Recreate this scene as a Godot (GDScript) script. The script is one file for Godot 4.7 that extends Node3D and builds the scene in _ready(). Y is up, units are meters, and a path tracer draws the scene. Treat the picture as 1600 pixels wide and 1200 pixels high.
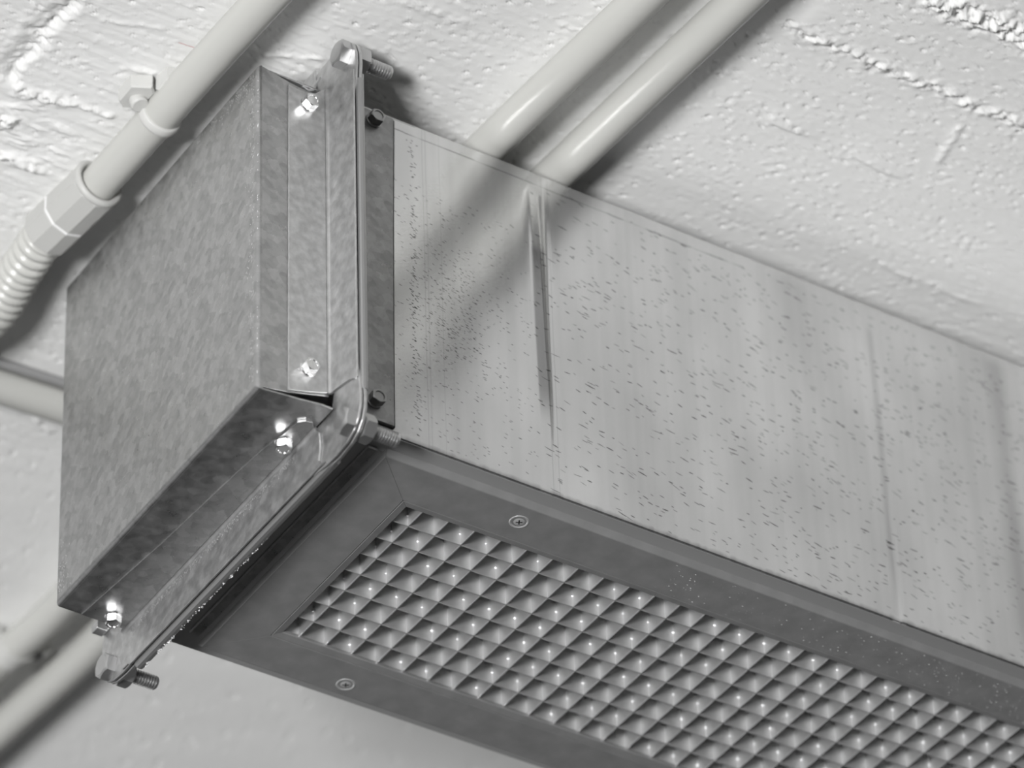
extends Node3D

# Lengths below are millimetres; MM turns them into metres.
# Axes: x runs along the duct, y is up, z points out of the duct's front panel into the room.
const MM := 0.001
const CEIL := 240.0

var rng := RandomNumberGenerator.new()
var used := {}

# ------------------------------------------------------------------ mesh building
class MB:
	var v := PackedVector3Array()
	var n := PackedVector3Array()
	var u := PackedVector2Array()

	func tri(a: Vector3, b: Vector3, c: Vector3, na: Vector3, nb: Vector3, nc: Vector3, ua := Vector2.ZERO, ub := Vector2.ZERO, uc := Vector2.ZERO):
		var g := (b - a).cross(c - a)
		if g.dot(na + nb + nc) > 0.0:      # front faces run clockwise
			v.append_array([a, c, b])
			n.append_array([na, nc, nb])
			u.append_array([ua, uc, ub])
		else:
			v.append_array([a, b, c])
			n.append_array([na, nb, nc])
			u.append_array([ua, ub, uc])

	func flat(a: Vector3, b: Vector3, c: Vector3, out: Vector3):
		var g := (b - a).cross(c - a)
		if g.length_squared() < 1e-14:
			return
		g = g.normalized()
		if g.dot(out) < 0.0:
			g = -g
		tri(a, b, c, g, g, g)

	func quad(a: Vector3, b: Vector3, c: Vector3, d: Vector3, out: Vector3):
		flat(a, b, c, out)
		flat(a, c, d, out)

	func squad(a: Vector3, b: Vector3, c: Vector3, d: Vector3, na: Vector3, nb: Vector3, nc: Vector3, nd: Vector3):
		tri(a, b, c, na, nb, nc)
		tri(a, c, d, na, nc, nd)

	# a box with chamfered edges
	func box(lo: Vector3, hi: Vector3, bev := 0.0):
		var c := (lo + hi) / 2.0
		var h := (hi - lo) / 2.0
		bev = minf(bev, minf(h.x, minf(h.y, h.z)) * 0.9)
		var axes := [Vector3.RIGHT, Vector3.UP, Vector3.BACK]
		for i in 3:
			var j := (i + 1) % 3
			var k := (i + 2) % 3
			for s in [-1.0, 1.0]:
				var o: Vector3 = axes[i] * h[i] * s
				var p: Vector3 = axes[j] * (h[j] - bev)
				var q: Vector3 = axes[k] * (h[k] - bev)
				quad(c + o - p - q, c + o + p - q, c + o + p + q, c + o - p + q, o)
				if bev > 0.0:
					for t in [-1.0, 1.0]:
						var o2: Vector3 = axes[j] * h[j] * t
						var oi: Vector3 = axes[i] * (h[i] - bev) * s
						var oj: Vector3 = axes[j] * (h[j] - bev) * t
						quad(c + o + oj - q, c + o + oj + q, c + o2 + oi + q, c + o2 + oi - q, o.normalized() + o2.normalized())
		if bev > 0.0:
			for sx in [-1.0, 1.0]:
				for sy in [-1.0, 1.0]:
					for sz in [-1.0, 1.0]:
						var s := Vector3(sx, sy, sz)
						var e := h - Vector3.ONE * bev
						flat(c + Vector3(h.x, e.y, e.z) * s, c + Vector3(e.x, h.y, e.z) * s, c + Vector3(e.x, e.y, h.z) * s, s)

	# polygon in the local xy plane, extruded along local z from h0 to h1, edges chamfered by bev
	func prism(t: Transform3D, poly: PackedVector2Array, h0: float, h1: float, bev := 0.0):
		if not Geometry2D.is_polygon_clockwise(poly):
			pass
		else:
			poly = poly.duplicate()
			poly.reverse()
		var m := poly.size()
		var inner := PackedVector2Array()
		for i in m:
			var d0 := (poly[i] - poly[(i + m - 1) % m]).normalized()
			var d1 := (poly[(i + 1) % m] - poly[i]).normalized()
			var n0 := Vector2(-d0.y, d0.x)
			var n1 := Vector2(-d1.y, d1.x)
			var b := (n0 + n1)
			b = b / maxf(b.length_squared() / 2.0, 0.3)
			inner.append(poly[i] + b * bev)
		var ids := Geometry2D.triangulate_polygon(inner)
		var zs := t.basis.z.normalized()
		for e in [[h0, -1.0], [h1, 1.0]]:
			for k in range(0, ids.size(), 3):
				flat(t * Vector3(inner[ids[k]].x, inner[ids[k]].y, e[0]), t * Vector3(inner[ids[k + 1]].x, inner[ids[k + 1]].y, e[0]), t * Vector3(inner[ids[k + 2]].x, inner[ids[k + 2]].y, e[0]), zs * e[1])
		for i in m:
			var j := (i + 1) % m
			var d := (poly[j] - poly[i]).normalized()
			var out2 := Vector2(d.y, -d.x)
			var out := t.basis * Vector3(out2.x, out2.y, 0)
			var a := poly[i]
			var b := poly[j]
			quad(t * Vector3(a.x, a.y, h0 + bev), t * Vector3(b.x, b.y, h0 + bev), t * Vector3(b.x, b.y, h1 - bev), t * Vector3(a.x, a.y, h1 - bev), out)
			if bev > 0.0:
				var ia := inner[i]
				var ib := inner[j]
				quad(t * Vector3(a.x, a.y, h0 + bev), t * Vector3(b.x, b.y, h0 + bev), t * Vector3(ib.x, ib.y, h0), t * Vector3(ia.x, ia.y, h0), out - zs)
				quad(t * Vector3(a.x, a.y, h1 - bev), t * Vector3(b.x, b.y, h1 - bev), t * Vector3(ib.x, ib.y, h1), t * Vector3(ia.x, ia.y, h1), out + zs)

	# profile of (radius, height) turned about local z
	func lathe(t: Transform3D, prof: Array, segs := 24, smooth := false):
		var m := prof.size()
		var nn: Array = []
		for i in m:
			var a: Vector2 = prof[maxi(i - 1, 0)]
			var b: Vector2 = prof[mini(i + 1, m - 1)]
			var d := (b - a).normalized()
			nn.append(Vector2(d.y, -d.x))
		for i in m - 1:
			var p: Vector2 = prof[i]
			var q: Vector2 = prof[i + 1]
			var d := (q - p).normalized()
			var fn := Vector2(d.y, -d.x)
			for s in segs:
				var a0 := TAU * s / segs
				var a1 := TAU * (s + 1) / segs
				var e0 := Vector3(cos(a0), sin(a0), 0)
				var e1 := Vector3(cos(a1), sin(a1), 0)
				var np: Vector2 = nn[i] if smooth else fn
				var nq: Vector2 = nn[i + 1] if smooth else fn
				var z := Vector3(0, 0, 1)
				var bs := t.basis
				if q.x > 1e-6:
					tri(t * (e0 * p.x + z * p.y), t * (e0 * q.x + z * q.y), t * (e1 * q.x + z * q.y), bs * (e0 * np.x + z * np.y), bs * (e0 * nq.x + z * nq.y), bs * (e1 * nq.x + z * nq.y))
				if p.x > 1e-6:
					tri(t * (e0 * p.x + z * p.y), t * (e1 * q.x + z * q.y), t * (e1 * p.x + z * p.y), bs * (e0 * np.x + z * np.y), bs * (e1 * nq.x + z * nq.y), bs * (e1 * np.x + z * np.y))

	# round tube along a path, with a radius for every point
	func tube(path: PackedVector3Array, radii: PackedFloat32Array, segs := 24, caps := true):
		var m := path.size()
		var up := Vector3.UP
		var rings: Array = []
		var norms: Array = []
		for i in m:
			var d := (path[mini(i + 1, m - 1)] - path[maxi(i - 1, 0)])
			var l := d.length()
			d = d / l
			var side := d.cross(up)
			if side.length() < 0.1:
				side = d.cross(Vector3.RIGHT)
			side = side.normalized()
			var tp := side.cross(d)
			var dr := (radii[mini(i + 1, m - 1)] - radii[maxi(i - 1, 0)]) / l
			var ring := PackedVector3Array()
			var nr := PackedVector3Array()
			for s in segs:
				var a := TAU * s / segs
				var e := side * cos(a) + tp * sin(a)
				ring.append(path[i] + e * radii[i])
				nr.append((e - d * dr).normalized())
			rings.append(ring)
			norms.append(nr)
		for i in m - 1:
			for s in segs:
				var w := (s + 1) % segs
				squad(rings[i][s], rings[i][w], rings[i + 1][w], rings[i + 1][s], norms[i][s], norms[i][w], norms[i + 1][w], norms[i + 1][s])
		if caps:
			for e in [[0, path[0] - path[1]], [m - 1, path[m - 1] - path[m - 2]]]:
				for s in segs:
					flat(path[e[0]], rings[e[0]][s], rings[e[0]][(s + 1) % segs], e[1])

	# hexagonal head or nut along local z, corners turned off at the top (and bottom)
	func hexagon(t: Transform3D, af: float, h: float, both: bool, hole := 0.0, dish := 0.0):
		var k := 6
		var cnt := 6 * k
		var rc := af / 2.0 * 0.96
		var hexr := PackedFloat32Array()
		for s in cnt:
			var a := TAU * s / cnt
			var f := fposmod(a, TAU / 6) - TAU / 12
			hexr.append(af / 2.0 / cos(f))
		for s in cnt:
			var w := (s + 1) % cnt
			var e0 := Vector3(cos(TAU * s / cnt), sin(TAU * s / cnt), 0)
			var e1 := Vector3(cos(TAU * w / cnt), sin(TAU * w / cnt), 0)
			var am := TAU * (floorf(float(s) / k) + 0.5) / 6
			var out := t.basis * Vector3(cos(am), sin(am), 0)
			var z := Vector3(0, 0, 1)
			var t0 := h - (hexr[s] - rc) * 0.6
			var t1 := h - (hexr[w] - rc) * 0.6
			var b0 := (hexr[s] - rc) * 0.6 if both else 0.0
			var b1 := (hexr[w] - rc) * 0.6 if both else 0.0
			quad(t * (e0 * hexr[s] + z * b0), t * (e1 * hexr[w] + z * b1), t * (e1 * hexr[w] + z * t1), t * (e0 * hexr[s] + z * t0), out)
			quad(t * (e0 * hexr[s] + z * t0), t * (e1 * hexr[w] + z * t1), t * (e1 * rc + z * h), t * (e0 * rc + z * h), t.basis * (e0 + z))
			var ri := maxf(hole, rc * 0.78 if dish > 0.0 else 0.0)
			quad(t * (e0 * rc + z * h), t * (e1 * rc + z * h), t * (e1 * ri + z * h), t * (e0 * ri + z * h), t.basis * z)
			if dish > 0.0:
				quad(t * (e0 * ri + z * h), t * (e1 * ri + z * h), t * (e1 * ri * 0.9 + z * (h - dish)), t * (e0 * ri * 0.9 + z * (h - dish)), t.basis * (z - e0))
				flat(t * (z * (h - dish)), t * (e1 * ri * 0.9 + z * (h - dish)), t * (e0 * ri * 0.9 + z * (h - dish)), t.basis * z)
			quad(t * (e0 * rc), t * (e1 * rc), t * (e1 * hole), t * (e0 * hole), t.basis * -z)
			if both:
				quad(t * (e0 * hexr[s] + z * b0), t * (e1 * hexr[w] + z * b1), t * (e1 * rc), t * (e0 * rc), t.basis * (e0 - z))

	func mesh(base: Vector3, mat: Material) -> ArrayMesh:
		var p := PackedVector3Array()
		p.resize(v.size())
		for i in v.size():
			p[i] = (v[i] - base) * 0.001
		var a := []
		a.resize(Mesh.ARRAY_MAX)
		a[Mesh.ARRAY_VERTEX] = p
		a[Mesh.ARRAY_NORMAL] = n
		a[Mesh.ARRAY_TEX_UV] = u
		var am := ArrayMesh.new()
		am.add_surface_from_arrays(Mesh.PRIMITIVE_TRIANGLES, a)
		am.surface_set_material(0, mat)
		return am

# ------------------------------------------------------------------ naming
func numbered(called: String) -> String:
	used[called] = used.get(called, 0) + 1
	return called if used[called] == 1 else "%s_%03d" % [called, used[called] - 1]

func thing(called: String, label: String, category: String, at: Vector3, group := "") -> Node3D:
	var o := Node3D.new()
	o.name = numbered(called)
	add_child(o)
	o.position = at * MM
	o.set_meta("base", at)
	tag(o, label, category, group)
	return o

func tag(o: Node, label: String, category: String, group := ""):
	o.set_meta("label", label)
	o.set_meta("category", category)
	if group:
		o.set_meta("group", group)

func put(called: String, m: MB, mat: Material, parent: Node = null) -> MeshInstance3D:
	var o := MeshInstance3D.new()
	var base := Vector3.ZERO
	if parent:
		o.name = called
		base = parent.get_meta("base", Vector3.ZERO)
		parent.add_child(o, true)
	else:
		o.name = numbered(called)
		add_child(o)
	o.mesh = m.mesh(base, mat)
	o.set_meta("base", base)
	return o

func copy(root: Node3D, at: Vector3, label: String) -> Node3D:
	var r: Node3D = root.duplicate()
	r.name = numbered(String(root.name))
	add_child(r)
	r.position = at * MM
	r.set_meta("base", at)
	r.set_meta("label", label)
	return r

func axes(x: Vector3, y: Vector3, z: Vector3, o: Vector3) -> Transform3D:
	return Transform3D(Basis(x, y, z), o)

func facing(dir: Vector3, o: Vector3, spin := 0.0) -> Transform3D:   # local z along dir
	var z := dir.normalized()
	var x := Vector3.UP.cross(z)
	if x.length() < 0.1:
		x = Vector3.RIGHT
	x = (x - z * x.dot(z)).normalized()
	var y := z.cross(x)
	return Transform3D(Basis(x, y, z) * Basis(Vector3(0, 0, 1), spin), o)

func ngon(sides: int, r: float) -> PackedVector2Array:
	var p := PackedVector2Array()
	for i in sides:
		p.append(Vector2.from_angle(TAU * (i + 0.5) / sides) * r)
	return p

func spline(pts: Array, step: float) -> PackedVector3Array:
	var c := Curve3D.new()
	c.bake_interval = step
	for i in pts.size():
		var p: Vector3 = pts[i]
		var a: Vector3 = pts[maxi(i - 1, 0)]
		var b: Vector3 = pts[mini(i + 1, pts.size() - 1)]
		var tan_ := (b - a).normalized()
		c.add_point(p, -tan_ * p.distance_to(a) / 3.0, tan_ * p.distance_to(b) / 3.0)
	return c.get_baked_points()

# ------------------------------------------------------------------ materials
var M := {}

func noise(seed_: int, freq: float, type := FastNoiseLite.TYPE_SIMPLEX_SMOOTH, oct := 4) -> FastNoiseLite:
	var f := FastNoiseLite.new()
	f.seed = seed_
	f.frequency = freq
	f.noise_type = type
	f.fractal_octaves = oct
	return f

func noise_tex(f: FastNoiseLite, lo: float, hi: float, size := 512, normal := 0.0) -> NoiseTexture2D:
	var t := NoiseTexture2D.new()
	t.width = size
	t.height = size
	t.seamless = true
	t.noise = f
	if normal > 0.0:
		t.as_normal_map = true
		t.bump_strength = normal
	else:
		var g := Gradient.new()
		g.set_color(0, Color(lo, lo, lo))
		g.set_color(1, Color(hi, hi, hi))
		t.color_ramp = g
	return t

func plain(c: Color, rough: float, metal := 0.0, spec := 0.5) -> StandardMaterial3D:
	var m := StandardMaterial3D.new()
	m.albedo_color = c
	m.roughness = rough
	m.metallic = metal
	m.metallic_specular = spec
	return m

func grey(g: float) -> Color:
	return Color(g, g, g)

func make_materials():
	var spangle := noise(11, 0.03, FastNoiseLite.TYPE_CELLULAR, 2)
	spangle.cellular_return_type = FastNoiseLite.RETURN_CELL_VALUE
	spangle.domain_warp_enabled = true
	spangle.domain_warp_amplitude = 28.0
	spangle.domain_warp_frequency = 0.02
	var tex_sp := noise_tex(spangle, 0.84, 1.0)
	var cloud := noise_tex(noise(12, 0.012), 0.24, 0.50)
	var grain := noise_tex(noise(13, 0.25, FastNoiseLite.TYPE_SIMPLEX_SMOOTH, 2), 0, 1, 512, 1.2)
	# galvanised sheet with soft spangle
	var z := plain(grey(0.75), 1.0, 0.92)
	z.albedo_texture = tex_sp
	z.roughness_texture = cloud
	z.uv1_triplanar = true
	z.uv1_scale = Vector3.ONE * 14.0
	z.normal_enabled = true
	z.normal_texture = grain
	z.normal_scale = 0.25
	M.zinc = z
	M.zinc_dull = z.duplicate()      # older, darker spangle of the collar
	M.zinc_dull.albedo_color = grey(0.62)
	# smoother galvanised angle and plates
	var a := z.duplicate()
	a.albedo_color = grey(0.87)
	a.metallic = 0.94
	a.roughness_texture = noise_tex(noise(18, 0.012), 0.34, 0.56)
	a.albedo_texture = noise_tex(noise(15, 0.02), 0.84, 1.0)
	a.normal_scale = 0.2
	M.angle = a
	var r := plain(grey(0.66), 0.5, 0.8)
	r.roughness_texture = null
	M.rail = r
	# bare duct sheet: brushed stripes and dark specks, painted below
	M.sheet = plain(grey(1.0), 0.20, 0.87)
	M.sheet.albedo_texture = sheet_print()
	M.sheet.texture_repeat = true
	M.sheet.normal_enabled = true
	M.sheet.normal_texture = grain
	M.sheet.normal_scale = 0.03
	M.sheet_plain = plain(grey(0.62), 0.45, 0.8)
	M.alu = plain(grey(0.71), 0.36, 0.60)
	var al: StandardMaterial3D = M.alu
	al.albedo_texture = noise_tex(noise(16, 0.02), 0.90, 1.0)
	al.uv1_triplanar = true
	al.uv1_scale = Vector3.ONE * 6.0
	M.blade = plain(grey(0.95), 0.37, 0.82)
	M.burr = plain(grey(0.95), 0.3, 0.6)
	M.bright = plain(grey(0.93), 0.2, 1.0)
	M.steel = plain(grey(0.78), 0.34, 0.9)
	M.thread = plain(grey(0.84), 0.34, 0.95)
	M.dark_screw = plain(grey(0.62), 0.3, 0.95)
	M.conduit = plain(Color(0.735, 0.735, 0.72), 0.27, 0.0, 0.5)
	M.coupling = plain(Color(0.72, 0.72, 0.71), 0.42)
	M.worn = plain(grey(0.92), 0.6)
	M.clip = plain(Color(0.77, 0.77, 0.76), 0.5)
	M.thin_tube = plain(grey(0.55), 0.6)
	M.lip = plain(grey(0.66), 0.5, 0.5)
	M.dimple = plain(grey(0.88), 0.28, 0.6)
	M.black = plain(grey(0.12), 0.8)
	var c := plain(Color(0.905, 0.905, 0.90), 0.62, 0.0, 0.4)
	c.uv1_triplanar = true
	c.uv1_scale = Vector3(7, 20, 26)
	c.normal_enabled = true
	c.normal_texture = noise_tex(noise(17, 0.05, FastNoiseLite.TYPE_SIMPLEX_SMOOTH, 3), 0, 1, 512, 2.0)
	c.normal_scale = 0.045
	M.ceiling = c
	M.wall = plain(grey(0.27), 0.8)
	M.floor = plain(grey(0.33), 0.6)
	M.window_frame = plain(grey(0.75), 0.5)
	M.pencil = plain(Color(0.80, 0.66, 0.66), 0.9)

# the duct sheet: one texture of 516 x 210 mm, four pixels to the millimetre
func sheet_print() -> ImageTexture:
	var w := 2048
	var h := 840
	var px := PackedByteArray()
	px.resize(w * h)
	var streak := noise(21, 0.05, FastNoiseLite.TYPE_SIMPLEX_SMOOTH, 4)
	var broad := noise(22, 0.004, FastNoiseLite.TYPE_SIMPLEX_SMOOTH, 3)
	var col := PackedFloat32Array()
	for x in w:
		col.append(215.0 + streak.get_noise_1d(x * 0.7) * 5.0 + streak.get_noise_1d(x * 0.09 + 900.0) * 9.0)
	for y in range(0, h):
		for x in range(0, w, 4):
			var b := broad.get_noise_2d(x, y * 0.5) * 14.0
			for k in 4:
				px[y * w + x + k] = int(clampf(col[x + k] + b, 0, 255))
	var g := RandomNumberGenerator.new()
	g.seed = 5
	# specks: x in millimetres from the sheet's left end at -36, y down from its top edge
	for i in 3700:
		var xm := g.randf_range(26, 514)
		var ym := g.randf_range(6, 206)
		var tiny := xm < 116.0
		if tiny and (ym < 40 or g.randf() < 0.35):
			continue
		if not tiny and g.randf() < 0.30 + 0.5 * absf(broad.get_noise_2d(xm * 9.0, ym * 9.0)):
			continue
		var ln := g.randf_range(0.5, 1.7) if tiny else g.randf_range(0.8, 3.2) * (1.0 if g.randf() < 0.8 else 1.7)
		speck(px, w, h, xm * 4.0, ym * 4.0, ln * 4.0, g.randf_range(0.02, 0.42), g.randf_range(0.3, 0.75) * (0.75 if tiny else 0.68), g.randf_range(1.0, 1.9) if tiny else g.randf_range(1.3, 3.2))
	for i in 420:    # dense fine specks low on the left
		speck(px, w, h, g.randfn(66.0, 12.0) * 4.0, g.randfn(116.0, 24.0) * 4.0, g.randf_range(1.5, 5.5), g.randf_range(0.1, 0.5), g.randf_range(0.25, 0.6), g.randf_range(1.0, 1.7))
	for i in 150:    # the dotted row beside the seam
		speck(px, w, h, g.randfn(45.5, 1.2) * 4.0, g.randf_range(10, 206) * 4.0, g.randf_range(2, 6), g.randf_range(-0.3, 0.7), 0.55, 1.6)
	# darker upright bands: [left edge mm, right edge, top mm, bottom, darkening]; x counted from the sheet's left end
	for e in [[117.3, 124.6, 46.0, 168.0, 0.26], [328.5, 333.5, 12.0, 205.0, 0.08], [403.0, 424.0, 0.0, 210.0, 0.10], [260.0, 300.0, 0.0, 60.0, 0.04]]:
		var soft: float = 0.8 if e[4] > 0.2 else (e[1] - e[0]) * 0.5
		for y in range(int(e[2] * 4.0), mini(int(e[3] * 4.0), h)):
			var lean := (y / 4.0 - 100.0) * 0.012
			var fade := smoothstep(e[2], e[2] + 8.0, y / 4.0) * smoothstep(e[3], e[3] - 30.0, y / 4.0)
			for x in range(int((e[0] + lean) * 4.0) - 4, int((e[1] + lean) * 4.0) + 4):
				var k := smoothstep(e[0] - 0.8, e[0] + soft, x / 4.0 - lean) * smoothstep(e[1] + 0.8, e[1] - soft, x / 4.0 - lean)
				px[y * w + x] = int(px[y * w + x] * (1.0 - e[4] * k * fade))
	# dark line of the fold near the top edge
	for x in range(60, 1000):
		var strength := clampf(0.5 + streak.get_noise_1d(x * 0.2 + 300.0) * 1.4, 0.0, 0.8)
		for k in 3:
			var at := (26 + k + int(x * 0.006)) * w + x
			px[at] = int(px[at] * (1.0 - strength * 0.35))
	# thin draw lines beside the seam
	for e in [[52.0, 0.93], [54.0, 0.94], [62.0, 0.95], [124.0, 0.93], [127.5, 0.92]]:
		for y in h:
			var at := y * w + int(e[0] * 4.0)
			for k in 2:
				px[at + k] = int(px[at + k] * e[1])
	# ragged band low on the sheet, darker towards the fold
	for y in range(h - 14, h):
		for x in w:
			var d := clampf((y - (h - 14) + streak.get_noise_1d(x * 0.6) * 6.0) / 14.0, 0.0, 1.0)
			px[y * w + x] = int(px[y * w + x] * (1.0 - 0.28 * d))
	var im := Image.create_from_data(w, h, false, Image.FORMAT_L8, px)
	im.convert(Image.FORMAT_RGB8)
	return ImageTexture.create_from_image(im)

func speck(px: PackedByteArray, w: int, h: int, x0: float, y0: float, ln: float, slope: float, dark: float, wide: float):
	var bend := sin(x0 * 1.7) * 0.02
	for s in int(ln) + 2:
		var f := float(s) / (ln + 1.0)
		var x := int(x0 + s)
		var yc := y0 + slope * s + bend * s * s * 0.3
		var half := wide * 0.5 * (1.0 - absf(f - 0.5) * 1.2)
		for y in range(int(yc - half - 1.0), int(yc + half + 2.0)):
			if x < 0 or x >= w or y < 0 or y >= h:
				continue
			var k := clampf(half + 0.6 - absf(y - yc), 0.0, 1.0) * dark
			px[y * w + x] = int(px[y * w + x] * (1.0 - k))

# ------------------------------------------------------------------ the scene
func _ready():
	rng.seed = 7
	# camera
	var cam := Camera3D.new()
	cam.name = "camera"
	add_child(cam)
	var right := Vector3(0.8453215655, -0.0281599014, 0.5335152021)
	var down := Vector3(0.3176844442, -0.7763896942, -0.5443304480)
	var ahead := Vector3(0.4295439963, 0.6296237469, -0.6473529892)
	cam.transform = Transform3D(Basis(right, -down, -ahead), Vector3(-1072.4866, -1607.8223, 1716.6762) * MM)
	cam.near = 0.05
	cam.far = 60.0
	var lens := CameraAttributesPhysical.new()
	lens.frustum_focal_length = 241.9
	lens.frustum_focus_distance = 2.64
	lens.exposure_aperture = 9.0
	lens.frustum_near = 0.05
	lens.frustum_far = 60.0
	cam.attributes = lens
	cam.fov = 8.2764
	cam.current = true
	# sky and exposure
	var we := WorldEnvironment.new()
	we.name = "environment"
	var env := Environment.new()
	env.background_mode = Environment.BG_SKY
	var sky := Sky.new()
	var sm := ProceduralSkyMaterial.new()      # bright overcast over pale paving
	sm.sky_top_color = grey(0.86)
	sm.sky_horizon_color = grey(0.90)
	sm.ground_horizon_color = grey(0.86)
	sm.ground_bottom_color = grey(0.80)
	sm.sun_angle_max = 0.0
	sky.sky_material = sm
	env.sky = sky
	env.background_energy_multiplier = 1.0
	env.tonemap_mode = Environment.TONE_MAPPER_LINEAR
	env.tonemap_exposure = 1.0
	env.sdfgi_enabled = true
	env.ssao_enabled = true
	env.ssil_enabled = true
	we.environment = env
	add_child(we)
	make_materials()
	build_lamp()
	build_room()
	build_ceiling()
	build_duct()
	build_cap()
	build_grille()
	build_bolts()
	build_conduits()

# photographer's softbox on a stand, left of the camera: the main light of the picture
const LAMP := Vector3(-3590, -2450, 2500)
const LAMP_SIDE := 1020.0
const LAMP_ENERGY := 31.0

func build_lamp():
	var t := thing("softbox_lamp", "black square softbox lamp on a tripod stand, left of the viewer and out of frame", "lamp", Vector3(LAMP.x, -3700, LAMP.z))
	var aim := (Vector3(100, 150, -50) - LAMP).normalized()
	var f := facing(aim, LAMP)
	var h := LAMP_SIDE / 2.0
	var m := MB.new()
	m.prism(f, PackedVector2Array([Vector2(-h, -h), Vector2(h, -h), Vector2(h, h), Vector2(-h, h)]), -8.0, -2.0, 1.0)
	var glow := plain(grey(0.9), 0.9)
	glow.emission_enabled = true
	glow.emission = Color.WHITE
	glow.emission_energy_multiplier = 1.5
	put("diffuser", m, glow, t)
	m = MB.new()
	for k in 4:
		var a := PI / 4 + k * PI / 2
		var p := Vector3(cos(a), sin(a), 0) * h * 1.4142
		var q := Vector3(cos(a + PI / 2), sin(a + PI / 2), 0) * h * 1.4142
		var back := Vector3(0, 0, -260)
		m.quad(f * (p * 1.02), f * (q * 1.02), f * (q * 0.22 + back), f * (p * 0.22 + back), f.basis * (p + q))
		m.quad(f * (p * 1.02), f * (q * 1.02), f * q, f * p, f.basis * Vector3(0, 0, 1))
	m.prism(f, PackedVector2Array([Vector2(-56, -56), Vector2(56, -56), Vector2(56, 56), Vector2(-56, 56)]), -400.0, -255.0, 6.0)
	put("housing", m, M.black, t)
	m = MB.new()
	var foot := Vector3(LAMP.x, 0, LAMP.z) + aim * Vector3(-330, 0, -330)
	m.tube(PackedVector3Array([Vector3(foot.x, -3600, foot.z), Vector3(foot.x, LAMP.y - 190, foot.z)]), PackedFloat32Array([14, 12]), 16)
	put("pole", m, M.black, t)
	for k in 3:
		m = MB.new()
		var e := Vector3(cos(k * TAU / 3), 0, sin(k * TAU / 3))
		m.tube(PackedVector3Array([Vector3(foot.x, -3150, foot.z), Vector3(foot.x, -3690, foot.z) + e * 420.0]), PackedFloat32Array([11, 10]), 12)
		put("leg", m, M.black, t)
	var l := AreaLight3D.new()
	l.name = "softbox_glow"
	l.area_size = Vector2(LAMP_SIDE, LAMP_SIDE) * MM
	l.area_normalize_energy = true
	l.light_energy = LAMP_ENERGY
	l.area_range = 12.0
	l.shadow_enabled = true
	t.add_child(l)
	l.transform = Transform3D(Basis(-f.basis.x, f.basis.y, -f.basis.z), (f * Vector3(0, 0, 6) - t.get_meta("base")) * MM)

# room shell: unseen fill windows added, one wide in back, one low in front
const RX0 := -4600.0
const RX1 := 3600.0
const RZ0 := -3400.0
const RZ1 := 3400.0
const RY := -3700.0

func window_wall(called: String, win: String, along_z: bool, at: float, out: float, lo: float, hi: float, a0: float, a1: float, w0: float, w1: float):
	# a wall 200 thick with one opening, and the frame standing in it
	var c := func(u: float, y: float, d: float) -> Vector3:
		return Vector3(at + out * d, y, u) if along_z else Vector3(u, y, at + out * d)
	var m := MB.new()
	for e in [[a0, a1, RY, lo], [a0, a1, hi, CEIL], [a0, w0, lo, hi], [w1, a1, lo, hi]]:
		if e[1] - e[0] < 1.0:
			continue
		var p: Vector3 = c.call(e[0], e[2], 0.0)
		var q: Vector3 = c.call(e[1], e[3], 200.0)
		m.box(p.min(q), p.max(q))
	put(called, m, M.wall).set_meta("kind", "structure")
	m = MB.new()
	for i in 4:
		var u := lerpf(w0 + 25, w1 - 25, i / 3.0)
		var p: Vector3 = c.call(u - 25, lo, 70.0)
		var q: Vector3 = c.call(u + 25, hi, 140.0)
		m.box(p.min(q), p.max(q), 4)
	for y in [lo, hi - 50]:
		var p: Vector3 = c.call(w0, y, 75.0)
		var q: Vector3 = c.call(w1, y + 50, 135.0)
		m.box(p.min(q), p.max(q), 4)
	put(win, m, M.window_frame).set_meta("kind", "structure")

func build_room():
	var m := MB.new()
	m.box(Vector3(RX0 - 200, RY - 200, RZ0 - 200), Vector3(RX1 + 200, RY, RZ1 + 200))
	put("floor", m, M.floor).set_meta("kind", "structure")
	m = MB.new()
	m.box(Vector3(RX1, RY, RZ0 - 200), Vector3(RX1 + 200, CEIL, RZ1 + 200))
	put("wall_right", m, M.wall).set_meta("kind", "structure")
	m = MB.new()
	m.box(Vector3(RX0 - 200, RY, RZ0), Vector3(RX0, CEIL, RZ1))
	put("wall_left", m, M.wall).set_meta("kind", "structure")
	window_wall("wall_front", "fill_window_1", false, RZ1, 1.0, -3450.0, -2500.0, RX0 - 200, RX1, 900.0, 2700.0)
	window_wall("wall_back", "fill_window_2", false, RZ0, -1.0, -2900.0, -300.0, RX0 - 200, RX1, -3900.0, -200.0)

# ---------------------------------------------------------------- ceiling: painted board-marked concrete
var n_fine: FastNoiseLite
var n_strip: FastNoiseLite
var n_crumb: FastNoiseLite
var n_big: FastNoiseLite
var n_pit: FastNoiseLite

func seg_dist(p: Vector2, a: Vector2, b: Vector2) -> float:
	return p.distance_to(Geometry2D.get_closest_point_to_segment(p, a, b))

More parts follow.
